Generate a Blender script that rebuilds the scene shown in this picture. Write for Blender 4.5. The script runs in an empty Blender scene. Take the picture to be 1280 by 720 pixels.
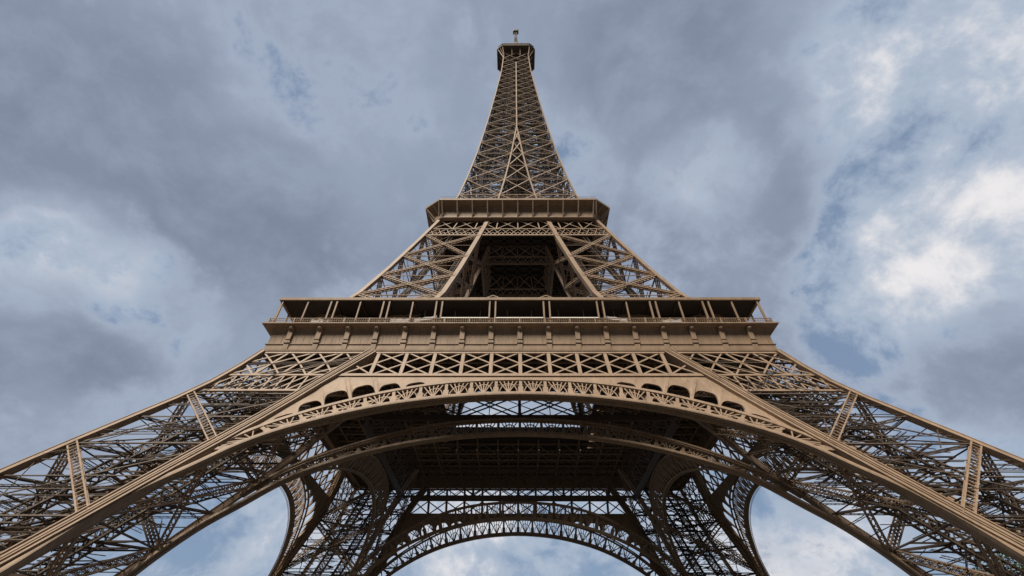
import bpy, math, random
import numpy as np
from mathutils import Matrix, Vector

# ------------------------------------------------------------------ camera
scene = bpy.context.scene
C = scene.collection
CAM = (-1.046, -104.494, 1.8)
PITCH, YAW, ROLL, FPX = 0.75003, -0.006586, 0.00388, 581.999      # FPX: focal length for a 1280 px wide frame

def cam_axes():
    c, s = math.cos(YAW), math.sin(YAW)
    right = np.array([c, -s, 0.0]); fh = np.array([s, c, 0.0]); z = np.array([0, 0, 1.0])
    fwd = fh * math.cos(PITCH) + z * math.sin(PITCH)
    up = -fh * math.sin(PITCH) + z * math.cos(PITCH)
    cr, sr = math.cos(ROLL), math.sin(ROLL)
    return right * cr + up * sr, up * cr - right * sr, fwd

cd = bpy.data.cameras.new('camera')
cam = bpy.data.objects.new('camera', cd); C.objects.link(cam)
r_, u_, f_ = cam_axes()
cam.matrix_world = Matrix(((r_[0], u_[0], -f_[0], CAM[0]), (r_[1], u_[1], -f_[1], CAM[1]),
                           (r_[2], u_[2], -f_[2], CAM[2]), (0, 0, 0, 1)))
cd.sensor_width = 36; cd.lens = 36 * FPX / 1280; cd.clip_start = 0.1; cd.clip_end = 6000
scene.camera = cam

# ------------------------------------------------------------------ light and sky
SUN_EL, SUN_AZ = math.radians(56), math.radians(212)     # azimuth clockwise from +Y: behind the camera, a little to the left
EXPOSURE = 0.0
scene.view_settings.view_transform = 'Standard'
scene.view_settings.look = 'None'
scene.view_settings.gamma = 1
scene.view_settings.use_curve_mapping = False
scene.view_settings.exposure = EXPOSURE

sd = bpy.data.lights.new('sun', 'SUN'); sun = bpy.data.objects.new('sun', sd); C.objects.link(sun)
sd.energy = 5.0; sd.angle = math.radians(20); sd.color = (1.0, 0.895, 0.75)
sdir = Vector((math.sin(SUN_AZ) * math.cos(SUN_EL), math.cos(SUN_AZ) * math.cos(SUN_EL), math.sin(SUN_EL)))
sun.rotation_euler = sdir.to_track_quat('Z', 'Y').to_euler()

world = bpy.data.worlds.new('World'); scene.world = world; world.use_nodes = True
nt = world.node_tree; nt.nodes.clear()
def N(t, **k):
    n = nt.nodes.new(t)
    for a, b in k.items(): setattr(n, a, b)
    return n
def L(a, b): nt.links.new(a, b)
def math_node(op, a, b=None, clamp=False):
    n = N('ShaderNodeMath', operation=op, use_clamp=clamp)
    for i, v in enumerate((a, b)):
        if v is None: continue
        if isinstance(v, (int, float)): n.inputs[i].default_value = v
        else: L(v, n.inputs[i])
    return n.outputs[0]
def ramp(fac, lo, hi):
    n = N('ShaderNodeMapRange', interpolation_type='SMOOTHSTEP'); L(fac, n.inputs[0])
    n.inputs[1].default_value = lo; n.inputs[2].default_value = hi
    return n.outputs[0]
def mixc(fac, a, b):
    n = N('ShaderNodeMix', data_type='RGBA'); L(fac, n.inputs[0])
    for i, v in ((6, a), (7, b)):
        if isinstance(v, tuple): n.inputs[i].default_value = v + (1,)
        else: L(v, n.inputs[i])
    return n.outputs[2]
tc = N('ShaderNodeTexCoord'); DIR = tc.outputs['Generated']
sep = N('ShaderNodeSeparateXYZ'); L(DIR, sep.inputs[0])
zz = math_node('ADD', math_node('MAXIMUM', sep.outputs[2], 0.0), 0.85)
pl = N('ShaderNodeCombineXYZ')                            # a flat cloud layer overhead, so that clouds crowd towards the horizon
L(math_node('DIVIDE', sep.outputs[0], zz), pl.inputs[0]); L(math_node('DIVIDE', sep.outputs[1], zz), pl.inputs[1])
def noise(scale, detail, rough, off, dist=0.0, coord=None):
    m = N('ShaderNodeMapping'); L(coord or pl.outputs[0], m.inputs[0]); m.inputs['Location'].default_value = off
    n = N('ShaderNodeTexNoise'); L(m.outputs[0], n.inputs['Vector'])
    n.inputs['Scale'].default_value = scale; n.inputs['Detail'].default_value = detail
    n.inputs['Roughness'].default_value = rough; n.inputs['Distortion'].default_value = dist
    return n.outputs[0]
def blob(az, el, deg, amp):
    """a soft bank of cloud centred on one direction of the sky"""
    a, e = math.radians(az), math.radians(el); d = (math.sin(a) * math.cos(e), math.cos(a) * math.cos(e), math.sin(e))
    v = N('ShaderNodeVectorMath', operation='DOT_PRODUCT'); L(DIR, v.inputs[0]); v.inputs[1].default_value = tuple(d)
    f = ramp(v.outputs['Value'], math.cos(math.radians(deg)), 1.0)
    return math_node('MULTIPLY', f, amp)
def total(first, items):
    for i in items: first = math_node('ADD', first, i)
    return first
SKYK = 0.085
sky = N('ShaderNodeTexSky', sky_type='NISHITA'); sky.sun_disc = False
sky.sun_elevation = SUN_EL; sky.sun_rotation = SUN_AZ
sk = N('ShaderNodeMix', data_type='RGBA', blend_type='MULTIPLY'); sk.inputs[0].default_value = 1
L(sky.outputs[0], sk.inputs[6]); sk.inputs[7].default_value = (SKYK, SKYK, SKYK, 1)
blue = mixc(math_node('ADD', 0.7, 0.0), sk.outputs[2], (0.25, 0.345, 0.50))
warp = N('ShaderNodeVectorMath', operation='ADD'); L(pl.outputs[0], warp.inputs[0])
wn = N('ShaderNodeTexNoise'); L(pl.outputs[0], wn.inputs['Vector']); wn.inputs['Scale'].default_value = 2.2; wn.inputs['Detail'].default_value = 4
ws = N('ShaderNodeVectorMath', operation='SCALE'); L(wn.outputs['Color'], ws.inputs[0]); ws.inputs['Scale'].default_value = 0.10
L(ws.outputs[0], warp.inputs[1]); WP = warp.outputs[0]
n1 = noise(2.1, 8, 0.55, (3.1, 1.7, 0.4), 0.0, WP)
n2 = noise(5.2, 10, 0.60, (0.6, 5.2, 1.4), 0.15, WP)
n3 = noise(1.8, 5, 0.5, (7.3, 2.2, 4.0), 0.0, WP)
n4 = noise(15.0, 10, 0.65, (2.6, 0.2, 3.4), 0.2, WP)
n5 = noise(30.0, 8, 0.6, (1.6, 3.3, 2.4), 0.0, WP)
CLOUDS = dict(
 deck=[(5.0, 73.0, 16, .14), (-42.0, 64.0, 14, -.03), (-20.0, 63.2, 8, -.03), (-50.1, 54.5, 6, -.08), (-52.6, 31.7, 9, -.30), (-44.5, 32.7, 8, -.30), (-56.7, 30.5, 7, -.18), (64.8, 43.9, 15, -.26), (61.3, 53.1, 5, -.14),
       (54.7, 34.3, 13, -.34), (45.8, 32.1, 9, -.18), (35.9, 51.2, 8, -.24), (45.1, 58.0, 16, .22), (-3.3, 46.9, 20, .12), (-55.8, 39.5, 20, .20), (-39.3, 43.5, 12, .16), (-49.3, 27.0, 9, .16), (35.3, 66.2, 13, .20), (16.9, 47.6, 12, .12),
       (50.8, 24.0, 8, .18), (58.2, 38.4, 5, .10), (-60.6, 58.6, 9, .06), (-66.4, 43.6, 12, .10), (28.3, 12.6, 12, -.18), (-29.2, 11.7, 14, -.10), (1.5, 12.7, 14, -.16), (41.0, 21.6, 12, -.05), (48.4, 42.0, 8, .05)],
 white=[(55.2, 34.5, 9, .34), (49.4, 34.8, 9, .12), (61.7, 51.0, 7, -.04), (57.0, 48.7, 5, .12), (69.9, 44.7, 11, .10), (65.4, 38.9, 8, .16), (36.2, 51.6, 8, .14), (-47.6, 33.5, 7, .13), (-55.3, 30.5, 9, .02), (-44.7, 32.5, 4, -.14),
        (-50.9, 55.2, 8, .10), (-36.4, 66.0, 14, -.14), (57.3, 41.1, 7, -.14), (63.4, 44.2, 4, -.10), (29.4, 11.8, 10, .14), (-28.1, 12.5, 12, .02), (3.2, 12.7, 10, -.02), (44.6, 17.6, 14, .14), (45.4, 31.4, 8, .06)])
def around(v, k): return math_node('MULTIPLY', math_node('SUBTRACT', v, 0.5), k)
# upper layer: broken white cloud on blue
wh = total(math_node('ADD', 0.47, around(n2, 1.5)), [around(n3, .4), around(n4, .95), around(n5, .4)] + [blob(*b) for b in CLOUDS['white']])
up = mixc(ramp(wh, 0.26, 0.60), blue, (0.41, 0.485, 0.60))
up = mixc(ramp(wh, 0.56, 1.02), up, (0.84, 0.82, 0.83))
# lower layer: a grey deck with ragged edges
dk_ = total(math_node('ADD', 0.56, around(n1, 1.25)), [around(n2, .65), around(n4, .52), around(n5, .24)] + [blob(*b) for b in CLOUDS['deck']])
tone = total(math_node('ADD', 0.5, around(n3, 1.0)), [around(n2, 1.1), around(n4, .6), around(n5, .2)])
dcol = mixc(ramp(tone, 0.25, 0.75), (0.205, 0.245, 0.335), (0.30, 0.355, 0.46))
dcol = mixc(ramp(dk_, 0.78, 0.52), dcol, (0.36, 0.42, 0.53))
skyc = mixc(ramp(dk_, 0.42, 0.57), up, dcol)
# unseen sky behind the camera dimmed to cut fill light on the inner arches
back_dim = N('ShaderNodeMapRange', interpolation_type='SMOOTHSTEP'); L(sep.outputs[1], back_dim.inputs[0])
back_dim.inputs[1].default_value = -0.6; back_dim.inputs[2].default_value = 0.12; back_dim.inputs[3].default_value = 0.16; back_dim.inputs[4].default_value = 1.0
dim = N('ShaderNodeVectorMath', operation='SCALE'); L(skyc, dim.inputs[0]); L(back_dim.outputs[0], dim.inputs['Scale'])
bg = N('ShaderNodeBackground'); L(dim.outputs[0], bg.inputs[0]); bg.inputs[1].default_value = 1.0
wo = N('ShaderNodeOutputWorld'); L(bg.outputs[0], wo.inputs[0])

# ------------------------------------------------------------------ materials
def material(name, base, rough=0.6, var=0.16, scale=0.35, stain=None, metal=0.0, spec=0.35):
    m = bpy.data.materials.new(name); m.use_nodes = True
    t = m.node_tree; b = t.nodes['Principled BSDF']
    b.inputs['Roughness'].default_value = rough; b.inputs['Metallic'].default_value = metal
    b.inputs['Specular IOR Level'].default_value = spec
    tcn = t.nodes.new('ShaderNodeTexCoord')
    mp = t.nodes.new('ShaderNodeMapping'); mp.inputs['Scale'].default_value = (1, 1, 0.35)
    t.links.new(tcn.outputs['Object'], mp.inputs[0])
    n = t.nodes.new('ShaderNodeTexNoise'); n.inputs['Scale'].default_value = scale; n.inputs['Detail'].default_value = 8
    n.inputs['Roughness'].default_value = 0.65
    t.links.new(mp.outputs[0], n.inputs['Vector'])
    r = t.nodes.new('ShaderNodeValToRGB')
    r.color_ramp.elements[0].position = 0.3; r.color_ramp.elements[1].position = 0.7
    r.color_ramp.elements[0].color = tuple(c * (1 - var) for c in base) + (1,)
    r.color_ramp.elements[1].color = tuple(min(1, c * (1 + var)) for c in base) + (1,)
    t.links.new(n.outputs[0], r.inputs[0]); col = r.outputs[0]
    if stain:
        n2 = t.nodes.new('ShaderNodeTexNoise'); n2.inputs['Scale'].default_value = scale * 4; n2.inputs['Detail'].default_value = 6
        mp2 = t.nodes.new('ShaderNodeMapping'); mp2.inputs['Scale'].default_value = (1, 1, 0.15)
        t.links.new(tcn.outputs['Object'], mp2.inputs[0]); t.links.new(mp2.outputs[0], n2.inputs['Vector'])
        k = t.nodes.new('ShaderNodeMapRange'); k.inputs[1].default_value = 0.54; k.inputs[2].default_value = 0.74
        k.inputs[4].default_value = 0.6
        t.links.new(n2.outputs[0], k.inputs[0])
        x = t.nodes.new('ShaderNodeMix'); x.data_type = 'RGBA'
        t.links.new(k.outputs[0], x.inputs[0]); t.links.new(col, x.inputs[6]); x.inputs[7].default_value = stain + (1,)
        col = x.outputs[2]
    t.links.new(col, b.inputs['Base Color'])
    return m
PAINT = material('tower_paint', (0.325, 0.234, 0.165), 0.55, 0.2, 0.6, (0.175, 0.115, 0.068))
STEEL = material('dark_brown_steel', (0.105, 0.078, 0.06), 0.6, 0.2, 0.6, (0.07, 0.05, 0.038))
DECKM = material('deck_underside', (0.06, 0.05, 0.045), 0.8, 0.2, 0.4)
GLASS = material('dark_glazing', (0.02, 0.022, 0.026), 0.12, 0.3, 0.5, None, 0, 0.6)
WHITE = material('white_panel', (0.78, 0.77, 0.74), 0.5, 0.05, 0.8)
CANVAS = material('pale_canvas', (0.46, 0.45, 0.46), 0.7, 0.08, 0.9)
STONE = material('pedestal_stone', (0.42, 0.38, 0.31), 0.85, 0.15, 0.5, (0.28, 0.25, 0.21))
GRAVEL = material('dark_gravel', (0.055, 0.05, 0.043), 0.95, 0.2, 0.25)  # unseen ground, darkened to cut the light bounced up into the tower
BARK = material('bark', (0.09, 0.07, 0.05), 0.9, 0.3, 2.0)
LEAF = material('leaves', (0.06, 0.10, 0.025), 0.6, 0.5, 0.7)

# ------------------------------------------------------------------ mesh helper
class MB:
    """collects boxes, bars and plates; build() links them as ONE mesh object"""
    def __init__(s): s.v = []; s.f = []; s.n = 0
    def add(s, verts, faces):
        s.v.extend([tuple(map(float, p)) for p in verts]); s.f.extend([tuple(i + s.n for i in q) for q in faces]); s.n += len(verts)
    def bar(s, a, b, w, h=None, n=(0, -1, 0.2), ext=0.0):
        a = np.asarray(a, float); b = np.asarray(b, float); d = b - a; l = np.linalg.norm(d)
        if l < 1e-6: return
        d /= l; n = np.asarray(n, float); h = w if h is None else h
        sd = np.cross(d, n); q = np.linalg.norm(sd)
        if q < 1e-4: sd = np.cross(d, (0.3, 0.9, 0.2)); q = np.linalg.norm(sd)
        sd /= q; up = np.cross(sd, d)
        a = a - d * ext; b = b + d * ext
        X = sd * w / 2; Y = up * h / 2
        s.add([a - X - Y, a + X - Y, a + X + Y, a - X + Y, b - X - Y, b + X - Y, b + X + Y, b - X + Y],
              [(0, 1, 2, 3), (7, 6, 5, 4), (0, 4, 5, 1), (1, 5, 6, 2), (2, 6, 7, 3), (3, 7, 4, 0)])
    def box(s, lo, hi):
        x0, y0, z0 = lo; x1, y1, z1 = hi
        s.add([(x0, y0, z0), (x1, y0, z0), (x1, y1, z0), (x0, y1, z0), (x0, y0, z1), (x1, y0, z1), (x1, y1, z1), (x0, y1, z1)],
              [(3, 2, 1, 0), (4, 5, 6, 7), (0, 1, 5, 4), (1, 2, 6, 5), (2, 3, 7, 6), (3, 0, 4, 7)])
    def poly(s, pts, w, h, n):
        for a, b in zip(pts[:-1], pts[1:]): s.bar(a, b, w, h, n, w * 0.12)
    def lattice(s, a, b, n, width, chord, lace, pitch, depth=0.0, x=True, rungs=False):
        """a laced girder: two chords (four when depth is given) joined by zigzag bars"""
        a = np.asarray(a, float); b = np.asarray(b, float); d = b - a; l = np.linalg.norm(d); d /= l
        n = np.asarray(n, float); sd = np.cross(d, n); sd /= np.linalg.norm(sd); up = np.cross(sd, d)
        k = max(2, int(round(l / pitch)))
        for o in ((-depth / 2, depth / 2) if depth else (0,)):
            A = a + up * o; B = b + up * o
            for q in (-1, 1): s.bar(A + sd * q * width / 2, B + sd * q * width / 2, chord, chord, n)
            for i in range(k):
                p0 = A + (B - A) * i / k; p1 = A + (B - A) * (i + 1) / k
                g = 1 if i % 2 else -1
                if rungs: s.bar(p0 - sd * width / 2, p0 + sd * width / 2, lace, lace, n)
                else:
                    s.bar(p0 + sd * g * width / 2, p1 - sd * g * width / 2, lace, lace * .6, n)
                    if x: s.bar(p0 - sd * g * width / 2, p1 + sd * g * width / 2, lace, lace * .6, n)
        if depth:
            for q in (-1, 1):
                A = a + sd * q * width / 2; B = b + sd * q * width / 2
                for i in range(k):
                    g = 1 if i % 2 else -1
                    s.bar(A + (B - A) * i / k + up * g * depth / 2, A + (B - A) * (i + 1) / k - up * g * depth / 2, lace, lace * .6, sd)
    def build(s, name, mat, parent=None):
        me = bpy.data.meshes.new(name); me.from_pydata(s.v, [], s.f); me.update(); me.materials.append(mat)
        o = bpy.data.objects.new(name, me); C.objects.link(o)
        if parent is not None: o.parent = parent
        return o
def tag(o, label=None, cat=None, group=None, kind=None):
    for k, v in (('label', label), ('category', cat), ('group', group), ('kind', kind)):
        if v: o[k] = v
    return o

# ------------------------------------------------------------------ setting: ground
g = MB(); g.box((-1500, -1500, -0.6), (1500, 1500, 0.0))
tag(g.build('ground', GRAVEL), kind='structure')

# ------------------------------------------------------------------ the tower: profile
KX = 1 / 0.725                                           # the tower in the photograph is wider than deep
ZW = [0, 13.5, 17.1, 22.8, 28.5, 33.9, 41.2, 47.2, 51.4, 60, 72.7, 83.5, 97.6, 111.5, 117, 127.2, 140.9, 159.4, 180.4, 196.4, 218.9, 247.4, 276, 290]
WW = [59.3, 52.1, 50.3, 47.5, 44.6, 41.75, 37.9, 35.55, 34.1, 30.9, 26.3, 23.4, 19.95, 16.7, 15.6, 13.9, 12.42, 10.8, 9.28, 8.25, 6.93, 5.4, 4.7, 4.5]
ZI = [0, 13, 22.8, 29.3, 33.4, 36, 39.2, 42.8, 46.6, 51.3, 60, 72.9, 111, 128, 180, 400]
DI = [14.7, 14.5, 14.35, 14.1, 13.85, 13.5, 13.15, 13.0, 13.5, 14.6, 14.4, 13.65, 10.4, 9.7, 9.15, 9.15]
def W(z): return float(np.interp(z, ZW, WW))
def D(z): return min(W(z), float(np.interp(z, ZI, DI)))     # thickness of one pillar
def T(x, y, z): return np.array([x * KX, y, z], float)
FN = [np.array(v, float) for v in ((0, -1, .35), (1, 0, .35), (0, 1, .35), (-1, 0, .35))]
def F(f, u, z, ins=0.0, w=None):
    """point of the tower's face f (0 is the front), u along it, ins metres inside the face"""
    q = (W(z) if w is None else w) - ins
    x, y = ((u, -q), (q, u), (-u, q), (-q, -u))[f]
    return T(x, y, z)
def R(sx, sy, a, b, z):
    """point on the rafter (a, b) of the pillar at corner (sx, sy): a, b = 0 outer, 1 inner"""
    w, d = W(z), D(z)
    return T(sx * (w - a * d), sy * (w - b * d), z)

tower = bpy.data.objects.new('iron_tower', None); C.objects.link(tower)
tag(tower, 'brown iron lattice tower on four arched legs rising to a slender summit', 'tower')
rng = random.Random(7)
CORNERS = ((-1, -1), (1, -1), (1, 1), (-1, 1))
def normal_of(sx, sy, axis, out=1):
    return np.array((sx * out, 0, .4) if axis == 'x' else (0, sy * out, .4), float)

# ---- stage 1: the four legs
def rafter(sx, sy, a, b, z0, z1, size, parent, step=4.0, ribs=True):
    m = MB(); n = max(1, int((z1 - z0) / step)); zs = [z0 + (z1 - z0) * i / n for i in range(n + 1)]
    pts = [R(sx, sy, a, b, z) for z in zs]
    for n_, ax in ((normal_of(sx, sy, 'y', 1 if b == 0 else -1), 'y'),):
        pts = [p - n_ / np.linalg.norm(n_) * size * .2 for p in pts] if a != b else pts
        for p, q in zip(pts[:-1], pts[1:]):
            d = (q - p) / np.linalg.norm(q - p); sd = np.cross(d, n_); sd /= np.linalg.norm(sd); up = np.cross(sd, d)
            if not ribs: m.bar(p, q, size, size, n_, 0.03); continue
            g = size * .27 if a != b else 0.0                  # the inner rafters are twin caissons with a groove between
            for k in ((-1, 1) if g else (0,)):
                c = sd * k * g; hw = size * (.22 if g else .44)
                m.bar(p + c, q + c, hw * 2, size * .8, n_, 0.03)
                for e in (-1, 1):
                    o = c + sd * e * (hw - size * .05)
                    m.bar(p + o + up * size * .42, q + o + up * size * .42, size * .1, size * .14, n_, .02)
                    m.bar(p + o - up * size * .42, q + o - up * size * .42, size * .1, size * .14, n_, .02)
                n_b = max(1, int(np.linalg.norm(q - p) / 1.1))
                for i in range(n_b):                            # cover plates and joints
                    t = p + (q - p) * (i + .5) / n_b + c
                    m.bar(t - sd * hw * .98, t + sd * hw * .98, .10, size * .84, d)
            if g: m.bar(p - up * size * .1, q - up * size * .1, size * .3, size * .3, n_, 0.03)
    return m.build('rafter', PAINT, parent)

ZN = [51.4, 40.2, 29.3, 18.4, 7.6]
for (sx, sy) in CORNERS:
    m = MB(); ties = MB()
    faces = [((0, 0), (1, 0), 'y', 1), ((0, 1), (1, 1), 'y', -1), ((0, 0), (0, 1), 'x', 1), ((1, 0), (1, 1), 'x', -1)]
    for (p, q, ax, o) in faces:
        n = normal_of(sx, sy, ax, o)
        outer_face = (o == 1)
        for i, z in enumerate(ZN):
            zl = max(z - 11.0, 1.0)
            if i > 0:
                m.lattice(R(sx, sy, *p, z), R(sx, sy, *q, zl), n, 1.0, .19, .10, .8, .6, x=False, rungs=True)
            # thin horizontal ties and slender counter-diagonals
            if i > 0: ties.bar(R(sx, sy, *p, z), R(sx, sy, *q, z), .2, .16, n)
            if i + 1 < len(ZN):
                z2 = ZN[i + 1]; zm = (z + z2) / 2
                ties.bar(R(sx, sy, *p, z2), R(sx, sy, *q, z - 1.0 if i else z), .16, .14, n)
                ties.bar(R(sx, sy, *p, zm), R(sx, sy, *q, zm), .13, .13, n)
                ties.bar(R(sx, sy, *p, zm + 2.6), R(sx, sy, *q, zm + 2.6), .10, .10, n)
                if not outer_face:
                    m.lattice(R(sx, sy, *q, z), R(sx, sy, *p, z2), n, .9, .16, .08, 1.0, .5, x=True)
    # gusset plates where struts meet the inner front and side rafters
    for z in ZN[1:]:
        zl = max(z - 11.0, 1.0)
        for (a, b, ax) in ((1, 0, 'y'), (0, 1, 'x')):
            n = normal_of(sx, sy, ax); p0 = R(sx, sy, a, b, zl - 2.2); p1 = R(sx, sy, a, b, zl + 2.6)
            off = (R(sx, sy, 0, 0, zl + 4) - R(sx, sy, a, b, zl)); off = off / np.linalg.norm(off)
            nn = n / np.linalg.norm(n)
            m.add([p0 + nn * .1, p1 + nn * .1, p1 + off * 1.5 + nn * .1, p0 + (p1 - p0) * .45 + off * 1.5 + nn * .1,
                   p0 + nn * .02, p1 + nn * .02, p1 + off * 1.5 + nn * .02, p0 + (p1 - p0) * .45 + off * 1.5 + nn * .02],
                  [(0, 1, 2, 3), (7, 6, 5, 4), (0, 4, 5, 1), (1, 5, 6, 2), (2, 6, 7, 3), (3, 7, 4, 0)])
    leg = m.build('pillar', PAINT, tower)
    for a in (0, 1):
        for b in (0, 1):
            rafter(sx, sy, a, b, 0.8, 51.4, 1.75 if a != b else 1.0, leg)
    def inside(a, b, z): return R(sx, sy, a, b, z)
    # two lift tracks climbing the leg
    for a in (.30, .70):
        t = MB(); zs = np.linspace(1.5, 50, 10)
        for z0, z1 in zip(zs[:-1], zs[1:]):
            for b in (a,):
                t.lattice(inside(a, b, z0), inside(a, b, z1), normal_of(sx, sy, 'y'), 1.7, .28, .13, .9, 1.1, x=True)
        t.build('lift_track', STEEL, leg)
    # stairs and thin inner bracing
    s = MB(); z = 3.0; k = 0
    while z < 48:
        a0, a1 = ((.12, .5), (.5, .12))[k % 2]
        for b in (.5, .56):
            s.bar(inside(a0, b, z), inside(a1, b, z + 2.6), .10, .30, normal_of(sx, sy, 'y'))
            s.bar(inside(a0, b, z + 1.1), inside(a1, b, z + 3.7), .07, .07, normal_of(sx, sy, 'y'))
        s.bar(inside(a1, .46, z + 2.6), inside(a1, .62, z + 2.6), 1.2, .08, (0, 0, 1))
        z += 2.6; k += 1
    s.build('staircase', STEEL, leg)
    b_ = ties
    for i in range(310):
        z = rng.uniform(2, 50); dz = rng.choice([0, 0, 0, rng.uniform(-7, 7)])
        e = rng.random()
        c = [rng.choice([0, .3, .7, 1]), rng.choice([0, .3, .7, 1])]; d = list(c); j = rng.choice([0, 1])
        d[j] = rng.choice([v for v in (0, .3, .7, 1) if v != c[j]])
        z2 = min(51, max(1.5, z + dz))
        if i % 2 == 0: b_.lattice(inside(c[0], c[1], z), inside(d[0], d[1], z2), normal_of(sx, sy, 'y') if j else normal_of(sx, sy, 'x'), rng.choice([.4, .55, .75]), .075, .045, .6, 0, x=False)
        else: b_.bar(inside(c[0], c[1], z), inside(d[0], d[1], z2), rng.choice([.06, .08, .10, .13]), .1, normal_of(sx, sy, 'y'))
    for z in ZN[1:] + [45.0, 34.8, 23.9, 13.0]:
        for (p, q) in (((0, 0), (1, 1)), ((0, 1), (1, 0))):
            b_.lattice(inside(*p, z), inside(*q, z), (0, 0, 1), .8, .18, .09, 1.2, 0, x=False)
        for t_ in (.3, .7):
            b_.bar(inside(t_, 0, z), inside(t_, 1, z), .2, .2, (0, 0, 1)); b_.bar(inside(0, t_, z), inside(1, t_, z), .2, .2, (0, 0, 1))
    b_.build('inner_bracing', STEEL, leg)  # thin ties get the dark colour too, standing in for backlit shade
    # the leg's upper end, behind the big girders: dense cross bracing
    for a in (0, 1):
        for b in (0, 1):
            p = MB(); q = R(sx, sy, a, b, 0.9)
            for (h0, h1, r0, r1) in ((0.0, 1.2, 3.2, 3.2), (1.2, 2.6, 2.8, 1.2)):
                p.add([(q[0] + i * rr, q[1] + j * rr, hh) for hh, rr in ((h0 - .05, r0), (h1, r1)) for i, j in ((-1, -1), (1, -1), (1, 1), (-1, 1))],
                      [(3, 2, 1, 0), (4, 5, 6, 7), (0, 1, 5, 4), (1, 2, 6, 5), (2, 3, 7, 6), (3, 0, 4, 7)])
            p.build('pedestal', STONE, leg)

# ---- arches
SO = [(0, 40.27), (4.2, 40.05), (8.4, 39.45), (12, 38.55), (15.3, 37.45), (20.0, 35.2), (22.8, 33.45), (25.3, 31.6), (27.6, 29.3), (30.25, 25.6),
      (32.9, 21.9), (34.95, 17.8), (36.75, 12.9), (39.2, 6.6), (41.1, 1.2)]
EX = [(0, 43.72), (4.4, 43.5), (8.75, 42.9), (12.4, 41.9), (15.95, 40.45), (20, 38.1), (23.6, 35.6), (27.37, 32.2), (29.4, 29.6), (30.9, 27.0)]
def curve(tab, n):
    """smooth resampling of half an arch by arc length"""
    t = np.array([0] + list(np.cumsum([math.dist(a, b) for a, b in zip(tab[:-1], tab[1:])])))
    x = np.array([a[0] for a in tab]); z = np.array([a[1] for a in tab])
    dx = np.gradient(x, t); dz = np.gradient(z, t); dz[0] = 0
    s = np.linspace(0, t[-1], n); out = []
    for q in s:
        i = min(len(t) - 2, int(np.searchsorted(t, q, 'right') - 1)); h = t[i + 1] - t[i]; k = (q - t[i]) / h
        a, b, c, d = 2*k**3 - 3*k**2 + 1, k**3 - 2*k**2 + k, -2*k**3 + 3*k**2, k**3 - k**2
        out.append((a*x[i] + b*h*dx[i] + c*x[i+1] + d*h*dx[i+1], a*z[i] + b*h*dz[i] + c*z[i+1] + d*h*dz[i+1]))
    return out
so = curve(SO, 60); ex = curve(EX, 40)
SOF = lambda u: float(np.interp(abs(u), [p[0] for p in so], [p[1] for p in so]))
EXF = lambda u: float(np.interp(abs(u), [p[0] for p in ex], [p[1] for p in ex]))
def full(c): return [(-x, z) for x, z in c[::-1]] + c[1:]
ZG0, ZG1, ZG2 = 44.9, 51.35, 41.05
def rafter_u(z): return W(z) - D(z)
_rz = np.linspace(20, 51, 200); _ru = np.array([rafter_u(z) for z in _rz])
def rafter_z(u): return float(np.interp(-abs(u), -_ru, _rz))
def plate(m, outline, fn, t):
    """extrude a strip between two rows of (u,z) points into a plate of thickness t inside the face"""
    lo, hi = outline; k = len(lo); V = []
    for ins in (0.0, t):
        V += [fn(u, z, ins) for u, z in lo] + [fn(u, z, ins) for u, z in hi]
    Fc = []
    for i in range(k - 1):
        Fc.append((i, i + 1, k + i + 1, k + i)); Fc.append((2*k + i + 1, 2*k + i, 3*k + i, 3*k + i + 1))
        Fc.append((i + 1, i, 2*k + i, 2*k + i + 1)); Fc.append((k + i, k + i + 1, 3*k + i + 1, 3*k + i))
    Fc.append((0, k, 3*k, 2*k)); Fc.append((k - 1, 3*k - 1, 4*k - 1, 2*k - 1))
    m.add(V, Fc)

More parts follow.
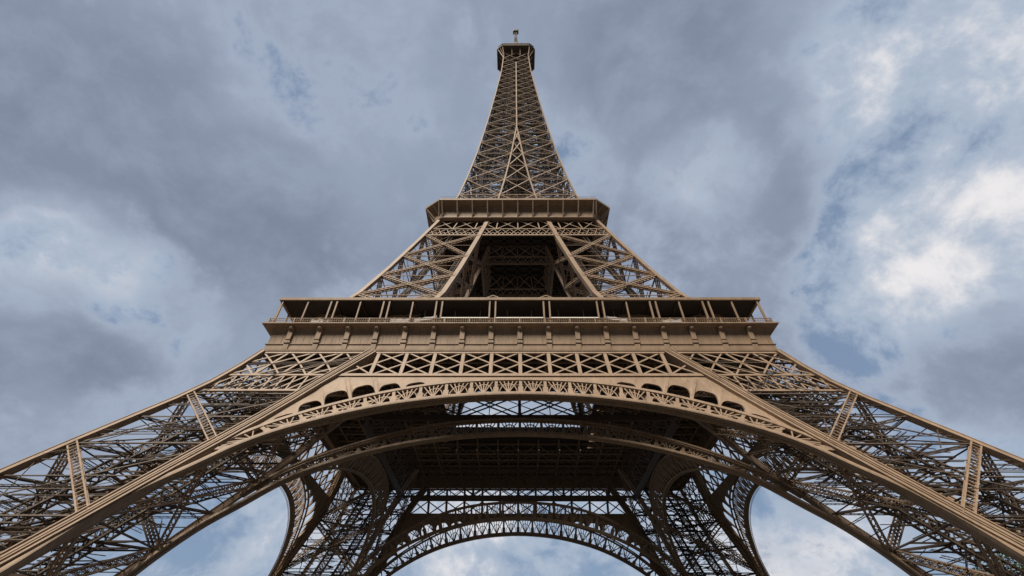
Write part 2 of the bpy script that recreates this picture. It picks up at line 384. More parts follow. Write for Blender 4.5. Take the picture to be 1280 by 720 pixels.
for f in range(4):
    n = FN[f]
    for ins, name in ((0.0, 'arch'), (14.6, 'inner_arch')):
        outer = ins == 0
        P = lambda u, z, i=0.0: F(f, u, z, ins + i * (1 if outer else -1))
        m = MB()
        sp = [P(u, z, .05) for u, z in full(so)]; e_ = [P(u, z, .05) for u, z in full(ex)]
        fw = 1.0 if f % 2 == 0 else .6
        m.poly(sp, .62 * fw, .5 * fw, n); m.poly(e_, .5 * fw, .5 * fw, n)
        # the arch is a box: soffit plate and second rib behind
        tp = lambda u: float(np.interp(abs(u), [20, 33], [1, .35])) if outer else 1.0    # the box narrows towards the springing
        dp = ((1.7, .75) if f % 2 == 0 else (.5, .22))[0 if outer else 1]
        plate(m, ([(u, z - .24) for u, z in full(so)], [(u, z - .06) for u, z in full(so)]), lambda u, z, i: P(u, z, .2 + i * tp(u)), dp)
        m.poly([P(u, z, dp * tp(u) + .1) for u, z in full(so)], .4, .3, n); m.poly([P(u, z, dp * tp(u) + .1) for u, z in full(ex)], .35, .3, n)
        if outer:
            fs = full(curve(SO, 130))
            for (u, z), (u2, z2) in zip(fs[:-1], fs[1:]):       # stiffeners across the soffit
                m.bar(P(u, z - .27, .25), P(u, z - .27, dp * tp(u) + .1), .10, .12, (1, 0, 0))
            for k in (.35, .65): m.poly([P(u, z - .28, dp * tp(u) * k + .1) for u, z in full(so)], .16, .12, n)
            for k in (-.62, -.25, .25): m.poly([P(u, z + k * .45, -.22) for u, z in full(so)], .07, .06, n)
        ar = m.build(name, PAINT, tower)
        # ornament between the two ribs
        o = MB(); kk = 0; pos = [i * 2.93 for i in range(-10, 11)]
        def pair(u):
            """points of soffit and extrados on one radius"""
            t = abs(u) / 29.3
            us = abs(u) * (1 - .035 * t); ue = abs(u) * (1 + .03 * t)
            sg = 1 if u >= 0 else -1
            return (sg * us, SOF(us)), (sg * ue, EXF(ue))
        for d in ((.05, dp + .1) if outer and f % 2 == 0 else (.05,)):
            for u in pos:
                (a, za), (b, zb) = pair(u)
                if d < 1:
                    mx, mz = a + (b - a) * .5, za + (zb - za) * .5
                    o.bar(P(a, za, d), P(mx, mz, d), .85 * fw * fw, .22, n); o.bar(P(mx, mz, d), P(b, zb, d), .5 * fw * fw, .22, n)
                else: o.bar(P(a, za, d), P(b, zb, d), .3, .2, n)
            for u0, u1 in zip(pos[:-1], pos[1:]):
                (a0, z0), (b0, y0) = pair(u0); (a1, z1), (b1, y1) = pair(u1)
                c = ((a0 + a1) / 2, (z0 + z1) / 2 + .25)
                for t in ((.12, .31, .5, .69, .88) if d < 1 else (0, 1)):
                    q = (b0 + (b1 - b0) * t, y0 + (y1 - y0) * t)
                    o.bar(P(*c, d), P(q[0], q[1] - .2, d), .17 if d < 1 else .2, .14, n)
                if d < 1:
                    H = (y0 + y1) / 2 - c[1]; arc = []
                    for t in np.linspace(0, math.pi, 9):
                        arc.append(P(c[0] + math.cos(t) * 1.05, c[1] + (z1 - z0) / 2.93 * math.cos(t) * 1.05 + math.sin(t) * H * .72, d))
                    o.poly(arc, .15, .14, n)
        o.build('arch_ornament', PAINT, ar)
        # spandrel plate with its row of rounded openings
        if outer:
            s = MB(); half = []
            OP = ((25.3, 1.0, .95), (23.05, 1.12, 2.35), (20.6, 1.22, 3.35), (18.0, 1.22, 3.1), (15.3, 1.25, 2.05), (12.5, 1.25, 1.25), (9.7, 1.1, .5))
            for u in np.arange(0, 28.6, .12):
                z = EXF(u); sl = (EXF(u + .1) - EXF(max(0, u - .1))) / (.2 if u > .1 else .1 + u)
                al = .6 * math.atan(-sl); du, dz = math.sin(al), math.cos(al); t = .1
                while t < 9 and z + dz * t < ZG0 - .05 and u + du * t < rafter_u(z + dz * t) - .35: t += .04
                lo = .08
                for c, hw, H in OP:
                    k = abs(u - c) / (hw * .94)
                    if k < 1: lo = max(lo, min(H * (1 - (1 - (1 - k ** 3.5) ** .5) * min(1, 1.3 / H + .25)), t - .15))
                half.append(((u + du * lo, z + dz * lo), (u + du * max(t, lo + .05), z + dz * max(t, lo + .05))))
            lo = [(-p[0][0], p[0][1]) for p in half[::-1]] + [p[0] for p in half[1:]]
            hi = [(-p[1][0], p[1][1]) for p in half[::-1]] + [p[1] for p in half[1:]]
            plate(s, (lo, hi), lambda u, z, i: P(u, z, .06 + i), .35)
            s.build('spandrel', PAINT, ar)

# ---- the great horizontal girders below the first floor
def x_band(m, P, n, us, z0, z1, bw, vw, double=True):
    zm = (z0 + z1) / 2
    for k, u in enumerate(us): m.bar(P(u, z0), P(u, z1), vw, .25, n)
    for a, b in zip(us[:-1], us[1:]):
        if double:
            for (p, q) in (((a, zm), (b, z1)), ((a, z1), (b, zm)), ((a, zm), (b, z0)), ((a, z0), (b, zm))): m.bar(P(*p), P(*q), bw, .16, n)
        else:
            for (p, q) in (((a, z0), (b, z1)), ((a, z1), (b, z0))): m.bar(P(*p), P(*q), bw, .16, n)
for f in range(4):
    n = FN[f]
    for ins in (0.0, 14.6):
        m = MB(); outer = ins == 0
        for dd in (0.0,):
            P = lambda u, z: F(f, u, z, ins + dd)
            lim = lambda z: (W(z) if outer else W(z) - 14.6)
            if outer:
                us = [k * 3.72 for k in range(-5, 6)]
                x_band(m, P, n, us, ZG0, ZG1 - .2, .30, .62)
                for sg in (-1, 1):                              # the half bay between the last post and the rafter
                    m.bar(P(sg * 18.6, ZG0 + .2), P(sg * (rafter_u(47.6) - .6), 47.6), .3, .16, n); m.bar(P(sg * 18.6, 48.2), P(sg * (rafter_u(ZG0) - .8), ZG0), .3, .16, n)
            else:
                us = [k * 8.6 for k in range(-2, 3)]; zt = ZG1 - .2
                for u in us: m.bar(P(u, ZG0), P(u, zt), .6, .3, n)
                for a, b in zip(us[:-1], us[1:]):
                    c = (a + b) / 2; m.bar(P(c, ZG0), P(c, zt), .16, .16, n)
                    for o in (-.75, .75):
                        for (p, q) in (((a + o, ZG0), (b + o, zt)), ((a + o, zt), (b + o, ZG0))): m.bar(P(*p), P(*q), .26, .16, n)
                    for (p, q) in (((a, ZG0 + 3.1), (c, ZG0)), ((c, ZG0), (b, ZG0 + 3.1)), ((a, ZG0 + 3.1), (c, zt)), ((c, zt), (b, ZG0 + 3.1))): m.bar(P(*p), P(*q), .14, .12, n)
                m.bar(P(-20.5, ZG0 - .45), P(20.5, ZG0 - .45), 1.3, .5, n)
            for sg in (-1, 1):                                  # in front of the legs: leaning posts, long crossing diagonals
                if outer and dd == 0:
                    def Q(t, z): return P(sg * (rafter_u(z) + t * D(z)), z)
                    ts = np.linspace(0, 1, 5); zm = (ZG0 + ZG1) / 2
                    for t in ts[1:-1]: m.bar(Q(t, ZG0), Q(t, ZG1 - .2), .42, .2, n)
                    for a, b in zip(ts[:-1], ts[1:]):
                        for (p, q) in (((a, zm), (b, ZG1)), ((a, ZG1), (b, zm)), ((a, zm), (b, ZG0)), ((a, ZG0), (b, zm))): m.bar(Q(*p), Q(*q), .30, .16, n)
                    tt = np.linspace(0, 1, 10)
                    for a, b in zip(tt[:-1], tt[1:]):
                        m.bar(Q(a, ZG2), Q(b, ZG0), .26, .14, n); m.bar(Q(a, ZG0), Q(b, ZG2), .26, .14, n)
                    m.bar(Q(0, ZG2), Q(1, ZG2), .4, .3, n); m.bar(Q(0, ZG0), Q(1, ZG0), .38, .3, n)
            u1 = lim(ZG1) - .3; m.bar(P(-u1, ZG1 - .3), P(u1, ZG1 - .3), .5, .35, n)
            u0 = (rafter_u(ZG0)); m.bar(P(-u0, ZG0), P(u0, ZG0), .62, .35, n)
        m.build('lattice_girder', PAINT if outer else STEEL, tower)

# ---- frieze: a band of plates below the first floor, pilasters and a cornice on it
def ring(m, prof, inner):
    """a square ring swept along the profile (half-width, z), closed on its inner side"""
    prof = list(prof) + [(inner, prof[-1][1]), (inner, prof[0][1])]; k = len(prof); V = []; Fc = []
    for i, j in CORNERS: V += [T(i * h, j * h, z) for h, z in prof]
    for c in range(4):
        e = (c + 1) % 4
        for i in range(k):
            j = (i + 1) % k; Fc.append((c*k + i, e*k + i, e*k + j, c*k + j))
    m.add(V, Fc)
fr = MB()
ring(fr, [(34.0, 51.38), (34.42, 51.40), (34.44, 51.74), (34.22, 51.78), (34.2, 52.95), (34.34, 52.98), (34.34, 53.12), (34.12, 53.16),
          (34.1, 55.9), (34.2, 56.5), (34.34, 56.74)], 33.0)
ring(fr, [(34.34, 56.75), (35.3, 56.82), (35.32, 57.0), (35.48, 57.02), (35.48, 57.30), (35.2, 57.40)], 33.0)
for f in range(4):                                              # seams between the plates
    for k in range(-9, 9):
        for t in (.25, .5, .75):
            u = (k + t) * 3.93 if abs(k + t) < 8.6 else None
            if u is not None: fr.bar(F(f, u, 53.2, 0, 34.12), F(f, u, 56.0, 0, 34.12), .09, .08, (FN[f][0], FN[f][1], 0))
frieze = fr.build('frieze', PAINT, tower)
for f in range(4):
    for k in range(-8, 9):
        u = k * 3.93; m = MB(); n = (FN[f][0], FN[f][1], 0)
        Pf = lambda z, w: F(f, u, z, 0, w)
        def blk(z0, z1, w0, w1, wd, dp): m.bar(Pf(z0, w0), Pf(z1, w1), wd, dp, n)
        blk(51.8, 52.95, 34.2, 34.2, .95, .4); blk(53.2, 53.6, 34.25, 34.25, 1.1, .6)
        blk(53.6, 53.95, 34.2, 34.2, .8, .6); blk(53.95, 55.95, 34.25, 34.25, .88, .7); blk(55.9, 56.05, 34.3, 34.3, 1.1, .85)
        c = Pf(56.42, 34.72); V = []; Fc = []                   # ball capital
        for i in range(7):
            th = math.pi * i / 6
            for j in range(10):
                ph = 2 * math.pi * j / 10
                V.append(c + np.array([ .56 * math.sin(th) * math.cos(ph), .5 * math.sin(th) * math.sin(ph), .38 * math.cos(th)]))
        for i in range(6):
            for j in range(10): Fc.append((i*10 + j, (i+1)*10 + j, (i+1)*10 + (j+1) % 10, i*10 + (j+1) % 10))
        m.add(V, Fc)
        m.build('pilaster', PAINT, frieze)

def octo(h, c, z): return [T(x, y, z) for x, y in ((-c, -h), (c, -h), (h, -c), (h, c), (c, h), (-c, h), (-h, c), (-h, -c))]
def loft(m, rings, cap0=True, cap1=True):
    k = len(rings[0]); V = [p for r in rings for p in r]; Fc = []
    for i in range(len(rings) - 1):
        for j in range(k): Fc.append((i*k + j, i*k + (j+1) % k, (i+1)*k + (j+1) % k, (i+1)*k + j))
    if cap0: Fc.append(tuple(range(k))[::-1])
    if cap1: Fc.append(tuple((len(rings) - 1) * k + j for j in range(k)))
    m.add(V, Fc)
# ---- first floor: deck, railing, posts, canopies, pavilions
dk = MB()
for (a, b, c, d) in ((-33.2, -33.2, 33.2, -11.4), (-33.2, 11.4, 33.2, 33.2), (-33.2, -11.4, -12.8, 11.4), (12.8, -11.4, 33.2, 11.4)): dk.box((a * KX, b, 56.5), (c * KX, d, 57.2))
slabo = dk; dk = MB()
for k in range(-8, 9):                                         # deep joists under the deck
    u = k * 3.9
    for s0, s1 in ((-32.8, -12.9), (12.9, 32.8)) if abs(u) < 12.8 else ((-32.8, 32.8),):
        for ax in (0, 1):
            p = (lambda q, z: T(u, q, z)) if ax == 0 else (lambda q, z: T(q, u, z))
            nn = (1, 0, 0) if ax == 0 else (0, 1, 0)
            dk.bar(p(s0, 56.3), p(s1, 56.3), .35, .4, nn); dk.bar(p(s0, 53.6), p(s1, 53.6), .35, .3, nn)
            q = s0; i = 0
            while q < s1 - 1:
                e = min(q + 2.6, s1)
                dk.bar(p(q, 53.6 if i % 2 else 56.3), p(e, 56.3 if i % 2 else 53.6), .2, .2, nn); q = e; i += 1
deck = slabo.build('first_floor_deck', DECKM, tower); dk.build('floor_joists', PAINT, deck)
HP = (3.87, 11.55, 19.2, 26.8)
for f in range(4):
    n = (FN[f][0], FN[f][1], 0)
    P = lambda u, z, w: F(f, u, z, 0, w)
    r = MB()
    r.bar(P(-34.9, 58.62, 34.95), P(34.9, 58.62, 34.95), .12, .12, n); r.bar(P(-34.9, 57.62, 34.95), P(34.9, 57.62, 34.95), .1, .1, n)
    r.bar(P(-34.9, 58.15, 34.95), P(34.9, 58.15, 34.95), .07, .07, n)
    for u in np.arange(-34.8, 34.81, .31): r.bar(P(u, 57.4, 34.95), P(u, 58.6, 34.95), .055, .05, n)
    for u in np.arange(-34.9, 34.95, 3.49): r.bar(P(u, 57.4, 34.95), P(u, 58.75, 34.95), .22, .16, n)
    r.build('railing', PAINT, deck)
    for c in HP:
        for sg in (-1, 1):
            for d in (-.42, .42):
                m = MB(); u = sg * c + d
                m.bar(P(u, 57.4, 34.62), P(u, 63.6, 34.55), .30, .3, n); m.bar(P(u, 57.4, 34.62), P(u, 58.7, 34.62), .42, .42, n)
                m.build('canopy_post', PAINT, deck)
    for c in (15.4, 23.0, 30.6, 34.3):
        for sg in (-1, 1):
            m = MB(); u = sg * c
            m.bar(P(u, 57.4, 34.62), P(u, 63.6, 34.5), .26, .26, n)
            m.build('canopy_post', PAINT, deck)
    m = MB()                                                    # canopy roof of one side, mitred at the corners
    def slab(h0, h1, z0, z1):
        V = [F(f, -h0, z0, 0, h0), F(f, h0, z0, 0, h0), F(f, h1, z0, 0, h1), F(f, -h1, z0, 0, h1),
             F(f, -h0, z1, 0, h0), F(f, h0, z1, 0, h0), F(f, h1, z1, 0, h1), F(f, -h1, z1, 0, h1)]
        m.add(V, [(3, 2, 1, 0), (4, 5, 6, 7), (0, 1, 5, 4), (1, 2, 6, 5), (2, 3, 7, 6), (3, 0, 4, 7)])
    slab(34.6, 24.2, 63.75, 63.95)
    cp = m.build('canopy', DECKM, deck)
    m = MB(); slab(34.85, 34.5, 63.5, 64.12); 
    for c in HP[:1]:
        for sg in (-1, 1):
            m.bar(P(sg * c - .9, 64.12, 34.7), P(sg * c, 64.75, 34.7), .22, .2, n); m.bar(P(sg * c + .9, 64.12, 34.7), P(sg * c, 64.75, 34.7), .22, .2, n)
    m.build('canopy_edge', PAINT, deck)
    m = MB()                                                    # beams under the canopy
    for u in [sg * c for c in HP for sg in (-1, 1)] + [sg * c for c in (15.4, 23.0) for sg in (-1, 1)]:
        m.bar(P(u, 63.55, 34.4), P(u, 63.55, 26.5), .22, .3, (0, 0, 1))
    m.build('canopy_beam', STEEL, deck)
    for u in (-14, -9.5, -5.8, -1.8, 1.8, 5.8, 9.5, 14):
        m = MB(); c = P(u, 61.6, 31.2); r6 = [(math.cos(i * math.pi / 4), math.sin(i * math.pi / 4)) for i in range(8)]
        loft(m, [[c + np.array([x * q, y * q, z]) for x, y in r6] for q, z in ((.10, -.26), (.24, -.14), (.27, 0), (.24, .14), (.10, .26))]); m.bar(c + (0, 0, .25), c + (0, 0, 2.1), .05, .05, (0, 1, 0))
        m.build('hanging_lamp', WHITE, deck)
    # pavilion: glazed wall with mullions, set back from the edge
    m = MB(); hw = 24.0
    V = [P(-hw, 57.2, 27.0), P(hw, 57.2, 27.0), P(hw, 57.2, 20.5), P(-hw, 57.2, 20.5), P(-hw, 63.7, 26.2), P(hw, 63.7, 26.2), P(hw, 63.7, 20.5), P(-hw, 63.7, 20.5)]
    m.add(V, [(3, 2, 1, 0), (4, 5, 6, 7), (0, 1, 5, 4), (1, 2, 6, 5), (2, 3, 7, 6), (3, 0, 4, 7)])
    pv = m.build('pavilion', GLASS, deck)
    m = MB()
    for u in np.arange(-hw, hw + .1, 2.0): m.bar(P(u, 57.3, 27.05), P(u, 63.6, 26.25), .14, .14, n)
    for z, w in ((59.9, 26.75), (62.2, 26.45)): m.bar(P(-hw, z, w), P(hw, z, w), .12, .12, n)
    m.build('pavilion_mullions', STEEL, deck)
    for c in ((-7.7, 3.3), (0, 3.3), (7.7, 3.3)):
        m = MB(); m.bar(P(c[0] - c[1], 58.97, 34.7), P(c[0] + c[1], 58.97, 34.7), .55, .12, (FN[f][0], FN[f][1], .8))
        m.build('parapet_panel', WHITE, deck)

# ---- stage 2: upper legs, from the first floor to the second
Z2 = [57.2, 64.5, 72.3, 80.8, 90.2, 101.7, 111.2]
for (sx, sy) in CORNERS:
    m = MB()
    for (p, q, ax, o) in (((0, 0), (1, 0), 'y', 1), ((0, 1), (1, 1), 'y', -1), ((0, 0), (0, 1), 'x', 1), ((1, 0), (1, 1), 'x', -1)):
        n = normal_of(sx, sy, ax, o)
        for z0, z1 in zip(Z2[:-1], Z2[1:]):
            if z1 > 105: continue
            m.lattice(R(sx, sy, *p, z0), R(sx, sy, *q, z1), n, .75, .24, .1, 1.0, .5, x=False)
            m.lattice(R(sx, sy, *p, z1), R(sx, sy, *q, z0), n, .75, .24, .1, 1.0, .5, x=False)
            m.bar(R(sx, sy, *p, z0), R(sx, sy, *q, z0), .18, .16, n)
            zm = (z0 + z1) / 2; m.bar(R(sx, sy, *p, zm), R(sx, sy, *q, zm), .10, .1, n)
    leg = m.build('upper_pillar', PAINT, tower)
    for a in (0, 1):
        for b in (0, 1): rafter(sx, sy, a, b, 57.3, 116.0, 1.15 if a != b else .9, leg, 5.0, ribs=False)
    b_ = MB()
    for i in range(70):
        z = rng.uniform(58, 105); c = [rng.choice([0, .35, .65, 1]), rng.choice([0, .35, .65, 1])]; d = list(c); j = rng.choice([0, 1])
        d[j] = rng.choice([v for v in (0, .35, .65, 1) if v != c[j]]); z2 = min(106, max(57.5, z + rng.choice([0, 0, rng.uniform(-5, 5)])))
        b_.bar(R(sx, sy, *c, z), R(sx, sy, *d, z2), rng.choice([.08, .11, .16]), .1, normal_of(sx, sy, 'y'))
    for a in (.35, .65):
        for z0, z1 in zip(Z2[:-1], Z2[1:]): b_.lattice(R(sx, sy, a, a, z0), R(sx, sy, a, a, z1), normal_of(sx, sy, 'y'), 1.1, .25, .1, 1.0, .7)
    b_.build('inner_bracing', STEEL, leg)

# girders tying the upper legs together below the second floor
for f in range(4):
    n = FN[f]
    for outer in (True, False):
        m = MB(); P = (lambda u, z: F(f, u, z, 0)) if outer else (lambda u, z: F(f, u, z, D(z)))
        lim = (lambda z: W(z)) if outer else (lambda z: W(z) - D(z))
        z0, z1, z2 = 101.7, 105.4, 111.1
        for (a, b, k, bw) in ((z0, z1, 22 if outer else 9, .2),):
            t = np.linspace(-1, 1, k + 1)
            for i in range(k):
                m.bar(P(t[i] * lim(a), a), P(t[i+1] * lim(b), b), bw, .12, n); m.bar(P(t[i] * lim(b), b), P(t[i+1] * lim(a), a), bw, .12, n)
                tm = (t[i] + t[i+1]) / 2
                m.bar(P(tm * lim(a), a), P(t[i] * lim((a+b)/2), (a+b)/2), bw * .8, .1, n); m.bar(P(tm * lim(a), a), P(t[i+1] * lim((a+b)/2), (a+b)/2), bw * .8, .1, n)
        t = np.linspace(-1, 1, 9 if outer else 5)
        for i in range(len(t) - 1):
            m.bar(P(t[i] * lim(z1), z1), P(t[i+1] * lim(z2), z2), .26, .16, n); m.bar(P(t[i] * lim(z2), z2), P(t[i+1] * lim(z1), z1), .26, .16, n)
            if i: m.bar(P(t[i] * lim(z1), z1), P(t[i] * lim(z2), z2), .3, .16, n)
        for z, w_ in ((z0, .55), (z1, .35), (z2, .4)): m.bar(P(-lim(z), z), P(lim(z), z), w_, .3, n)
        m.build('upper_girder', PAINT, tower)

# ---- second floor: chamfered platform with its flaring cornice
m = MB(); loft(m, [octo(16.6, 15.3, 111.3), octo(16.6, 15.3, 112.0)])
for k in range(-5, 6):
    for ax in (0, 1):
        p = (lambda q, z: T(k * 3, q, z)) if ax == 0 else (lambda q, z: T(q, k * 3, z))
        m.bar(p(-16.2, 110.7), p(16.2, 110.7), .4, .9, (1, 0, 0) if ax == 0 else (0, 1, 0))
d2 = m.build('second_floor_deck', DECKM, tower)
m = MB(); prof = [(16.9, 15.7, 110.75), (18.2, 16.3, 110.78), (18.2, 16.3, 111.15), (18.05, 16.25, 111.2), (18.0, 16.25, 113.5), (18.1, 16.3, 113.55), (18.1, 16.3, 113.75), (17.7, 16.1, 113.8), (17.7, 16.1, 115.6),
          (17.9, 16.2, 116.1), (19.9, 16.85, 116.3), (20.4, 17.0, 116.32), (20.4, 17.0, 117.0), (20.2, 16.9, 117.02), (15.0, 14.0, 117.03)]
loft(m, [octo(h, c, z) for h, c, z in prof], False, True)
wall = m.build('cornice', PAINT, d2)
for f in range(4):
    for k in range(-5, 6):
        m = MB(); u = k * 3.3; w0 = 17.1; n = (FN[f][0], FN[f][1], 0)
        m.bar(F(f, u * .98, 111.2, 0, 18.2), F(f, u, 116.25, 0, 20.2), .34, .3, n); m.bar(F(f, u * .98, 111.2, 0, 18.1), F(f, u * .98, 115.6, 0, 17.8), .3, .25, n)
        m.build('bracket', PAINT, d2)
for (sx, sy) in CORNERS:
    m = MB()
    for (a, b) in (((16.95, 15.9), (20.2, 17.1)), ((15.9, 16.95), (17.1, 20.2))):
        m.bar(T(sx * (a[0] + 1), sy * (a[1] + 1), 111.6), T(sx * b[0], sy * b[1], 116.3), .34, .3, (sx, sy, 0))
    m.bar(T(sx * 16.45, sy * 16.45, 111.6), T(sx * 18.6, sy * 18.6, 116.2), .3, .3, (sx, sy, 0))
    m.build('bracket', PAINT, d2)
m = MB()
for f in range(4):
    for z in (117.5, 118.2): m.bar(F(f, -17, z, 0, 20.2), F(f, 17, z, 0, 20.2), .06, .06, FN[f])
    for u in np.arange(-17, 17.1, 1.0): m.bar(F(f, u, 117.0, 0, 20.2), F(f, u, 118.2, 0, 20.2), .05, .05, FN[f])
m.build('railing', PAINT, d2)

# ---- the spire
zs = [117.0]; h = 11.0
while zs[-1] < 268: zs.append(zs[-1] + h); h = max(6.2, h * .955)
zs[-1] = 272.0
m = MB(); inner = MB()
def wi(z): return max(0.0, W(z) - D(z)) if z < 180 else 0.0
for f in range(4):
    n = FN[f]
    for z0, z1 in zip(zs[:-1], zs[1:]):
        w0, w1, i0, i1 = W(z0), W(z1), wi(z0), wi(z1); bw = .38 if z0 < 180 else .34
        for sg in (-1, 1):
            m.bar(F(f, sg * i0, z0), F(f, sg * w1, z1), bw, .2, n); m.bar(F(f, sg * w0, z0), F(f, sg * i1, z1), bw, .2, n)
            m.bar(F(f, sg * i1, z1), F(f, sg * w1, z1), bw * .8, .2, n)
            pass
            if z0 > 125:                                        # slender secondary bracing behind the main crosses
                for t0, t1 in ((0, .5), (.5, 1), (.25, .75), (0, .33), (.33, .66), (.66, 1)):
                    za, zb = z0 + (z1 - z0) * t0, z0 + (z1 - z0) * t1
                    inner.bar(F(f, sg * wi(za), za, .9), F(f, sg * W(zb), zb, .9), .26, .15, n); inner.bar(F(f, sg * W(za), za, .9), F(f, sg * wi(zb), zb, .9), .26, .15, n)
            # the inner faces of the four pillars
            if i0 > .3:
                inner.bar(F(f, sg * i0, z0, D(z0)), F(f, sg * w1, z1, D(z1)), .26, .2, n); inner.bar(F(f, sg * w0, z0, D(z0)), F(f, sg * i1, z1, D(z1)), .26, .2, n)
                inner.bar(F(f, sg * i1, z1, D(z1)), F(f, sg * w1, z1, D(z1)), .24, .2, n)
        if i0 > .4:
            m.bar(F(f, -i0, z0), F(f, i1, z1), bw, .2, n); m.bar(F(f, i0, z0), F(f, -i1, z1), bw, .2, n); m.bar(F(f, -i1, z1), F(f, i1, z1), bw * .8, .2, n)
spire = m.build('spire', PAINT, tower)
for z0, z1 in zip(zs[:-1], zs[1:]):                              # floors, stairs and lift shaft inside
    w = W(z1) * .97; inner.bar(T(-w, -w, z1), T(w, w, z1), .2, .2, (0, 0, 1)); inner.bar(T(-w, w, z1), T(w, -w, z1), .2, .2, (0, 0, 1))
    for q in (0,): inner.bar(T(-w, q * w, z1), T(w, q * w, z1), .26, .2, (0, 0, 1)); inner.bar(T(q * w, -w, z1), T(q * w, w, z1), .26, .2, (0, 0, 1))
    for i in range(26):
        zq = rng.uniform(z0, z1); ww = W(zq) * .9
        inner.bar(T(rng.uniform(-ww, ww), rng.uniform(-ww, ww), zq), T(rng.uniform(-ww, ww), rng.uniform(-ww, ww), min(270, zq + rng.uniform(0, 4))), .12, .12, (0, 0, 1))
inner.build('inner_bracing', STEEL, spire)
ls = MB(); LX, LY = 2.7, 2.4
for x, y in ((-LX, -LY), (LX, -LY), (LX, LY), (-LX, LY), (0, -LY), (0, LY)): ls.bar(T(x, y, 117), T(x, y, 272), .5, .4, (0, -1, 0))
for z0 in np.arange(117, 269, 3.6):
    for (a, b) in (((-LX, -LY), (0, -LY)), ((0, -LY), (LX, -LY)), ((LX, -LY), (LX, LY)), ((LX, LY), (0, LY)), ((0, LY), (-LX, LY)), ((-LX, LY), (-LX, -LY))):
        nn = (a[0] + b[0], a[1] + b[1], 0)
        ls.bar(T(*a, z0), T(*b, z0 + 3.6), .55, .2, nn); ls.bar(T(*b, z0), T(*a, z0 + 3.6), .55, .2, nn); ls.bar(T(*a, z0), T(*b, z0), .3, .2, nn)
    if int(z0 / 3.6) % 3 == 0: ls.box((-LX * KX, -LY, z0 - .1), (LX * KX, LY, z0 + .1))
ls.build('lift_shaft', STEEL, spire)
def rail(fn, z0, z1, sz, n):
    q = MB(); zz_ = [z0] + [z for z in zs if z0 < z < z1] + [z1]
    for a, b in zip(zz_[:-1], zz_[1:]): q.bar(fn(a), fn(b), sz, sz, n, .05)
    q.build('rafter', PAINT, spire)
for (sx, sy) in CORNERS: rail(lambda z: T(sx * W(z), sy * W(z), z), 117, 274, .5, (0, sy, .3))
for f in range(4):
    for sg in (-1, 1): rail(lambda z: F(f, sg * wi(z), z, -.1), 117, 180, .5, FN[f])
    rail(lambda z: F(f, 0, z, -.12), 179, 258, .55, FN[f])

# ---- the summit
m = MB(); loft(m, [octo(7.3, 5.6, 275.4), octo(7.45, 5.7, 275.5), octo(7.45, 5.7, 276.6), octo(6.9, 5.3, 276.7), octo(6.9, 5.3, 279.2), octo(7.2, 5.5, 279.3), octo(7.2, 5.5, 279.8), octo(5.0, 4.2, 280.0)])
top = m.build('summit_cabin', STEEL, tower)
m = MB()
for f in range(4): m.bar(F(f, -5.6, 275.7, 0, 7.5), F(f, 5.6, 275.7, 0, 7.5), .8, .25, FN[f])
m.build('deck_edge', PAINT, top)
for f in range(4):
    for sg in (-1, 1):
        m = MB(); m.bar(F(f, sg * 4.75, 266, 0, 5.0), F(f, sg * 5.4, 275.4, 0, 7.2), .4, .4, FN[f]); m.build('bracket', PAINT, top)
    for u in (-1.6, 1.6):
        m = MB(); m.bar(F(f, u, 268, 0, 4.95), F(f, u * 1.05, 275.4, 0, 6.6), .3, .3, FN[f]); m.build('bracket', PAINT, top)
for (sx, sy) in CORNERS:
    m = MB(); m.bar(T(sx * 4.75, sy * 4.75, 268), T(sx * 6.3, sy * 6.3, 275.4), .35, .35, (sx, sy, 0)); m.build('bracket', PAINT, top)
m = MB(); loft(m, [octo(4.2, 3.2, 280.0), octo(4.2, 3.2, 284.5), octo(4.6, 3.5, 284.6), octo(4.6, 3.5, 285.4), octo(3.4, 2.6, 285.6), octo(3.0, 2.2, 288.5), octo(1.8, 1.3, 291.5), octo(1.2, .9, 296.0), octo(.9, .7, 300.0)])
m.build('upper_cabin', STEEL, top)
m = MB()
for x, y in ((-.8, -.8), (.8, -.8), (.8, .8), (-.8, .8)): m.bar(T(x, y, 299), T(x * .45, y * .45, 318), .26, .26, (0, -1, 0))
for z in np.arange(299.5, 317, 1.6):
    q_ = .8 - .4 * (z - 299) / 19
    for s_ in (-1, 1): m.bar(T(-q_, s_ * q_, z), T(q_, s_ * q_, z + 1.6), .16, .16, (0, 1, 0)); m.bar(T(s_ * q_, -q_, z), T(s_ * q_, q_, z + 1.6), .16, .16, (1, 0, 0))
loft(m, [octo(.5, .35, 317), octo(1.25, .9, 318.2), octo(1.25, .9, 320.6), octo(.5, .35, 321.4), octo(.2, .1, 324.0)])
m.build('antenna', STEEL, top)

# ------------------------------------------------------------------ pale awnings on the first floor
def awning(u, wd, z, w, tilt, label):
    m = MB(); k = 8
    prof = [(-1.25, -.75), (-1.22, -.06), (-1.2, 0), (0, .42), (1.2, .2), (1.2, .14), (0, .36), (-1.14, -.06), (-1.19, -.75)]
    rings = []
    for i in range(k + 1):
        t = i / k - .5
        rings.append([T(u + t * wd, -w + dy, z + dz + tilt * t * wd + (.05 * math.sin(t * 22) if dz < -.5 else .10 * math.cos(t * 12.5))) for dy, dz in prof])
    loft(m, rings)
    o = bpy.data.objects.new('awning', None); C.objects.link(o); o.location = tuple(T(u, -w, 57.2))
    tag(o, label, 'awning', 'pale awnings on the first floor gallery')
    o2 = m.build('canvas', CANVAS, o); o2.matrix_parent_inverse = Matrix.Translation(-Vector(o.location))
    for t in (-.42, .42):
        p = MB(); p.bar(T(u + t * wd, -w, 57.22), T(u + t * wd, -w, z + tilt * t * wd + .3), .1, .1, (0, -1, 0))
        q = p.build('pole', STEEL, o); q.matrix_parent_inverse = Matrix.Translation(-Vector(o.location))
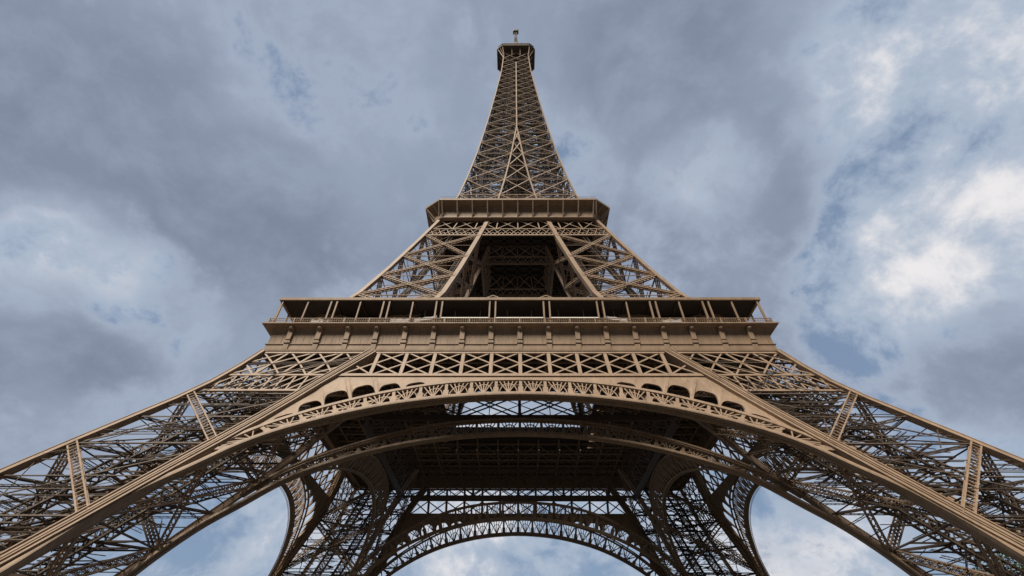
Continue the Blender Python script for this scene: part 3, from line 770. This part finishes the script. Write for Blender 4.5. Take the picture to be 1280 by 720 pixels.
awning(-28.2, 2.6, 59.25, 32.6, 0.0, 'pale canvas awning nearest the left end of the first floor railing')
awning(-17.0, 2.6, 59.4, 32.6, 0.0, 'low pale awning left of the slanted one behind the railing')
awning(-13.4, 3.2, 59.8, 32.6, .28, 'slanted pale awning just left of the white central parapet')
awning(13.6, 3.2, 59.8, 32.6, -.28, 'slanted pale awning just right of the white central parapet')
awning(21.3, 3.0, 59.25, 32.6, 0.0, 'pale flat awning further right behind the railing')

# ------------------------------------------------------------------ the tree at the lower right
def tree(x, y, h, cr, seed, label):
    r = random.Random(seed)
    o = bpy.data.objects.new('tree', None); C.objects.link(o); o.location = (x, y, 0); tag(o, label, 'tree')
    t = MB(); pts = [(0, 0, -.1, .55), (.1, .05, h * .2, .42), (.2, .1, h * .42, .33), (.1, .3, h * .75, .16)]
    for a, b in zip(pts[:-1], pts[1:]): t.bar(a[:3], b[:3], a[3] * 1.6, a[3] * 1.6, (0, -1, 0), .1)
    tips = []
    for i in range(16):
        a = r.uniform(0, 6.28); z0 = h * r.uniform(.25, .6); l = cr * r.uniform(.5, .95)
        e = (math.cos(a) * l, math.sin(a) * l, z0 + l * r.uniform(.4, 1.0)); t.bar((.1, .1, z0), e, .2, .2, (0, 0, 1)); tips.append(e)
    t.build('trunk', BARK, o)
    c = MB(); cl = []
    for i in range(150):
        while True:
            p = np.array([r.uniform(-1, 1), r.uniform(-1, 1), r.uniform(-1, 1)])
            if .25 < np.linalg.norm(p) < 1: break
        cl.append((p * np.array([cr, cr, h * .36]) + np.array([0, 0, h * .63]), r.uniform(.8, 1.9)))
    for q, s_ in cl:
        for i in range(95):
            d = np.array([r.gauss(0, 1), r.gauss(0, 1), r.gauss(0, .8)]) * s_ * .55; p = q + d
            a = np.array([r.gauss(0, 1), r.gauss(0, 1), r.gauss(0, 1)]); a /= np.linalg.norm(a); b = np.cross(a, (0.2, .3, 1)); b /= max(.1, np.linalg.norm(b))
            k = r.uniform(.14, .26)
            c.add([p - a * k, p + b * k * .6, p + a * k, p - b * k * .6], [(0, 1, 2, 3)])
    c.build('crown', LEAF, o)
tree(96.5, 0.0, 29.5, 9.5, 3, 'green leafy tree behind the front right leg at the lower right corner')
print('tower built', len(bpy.data.objects))
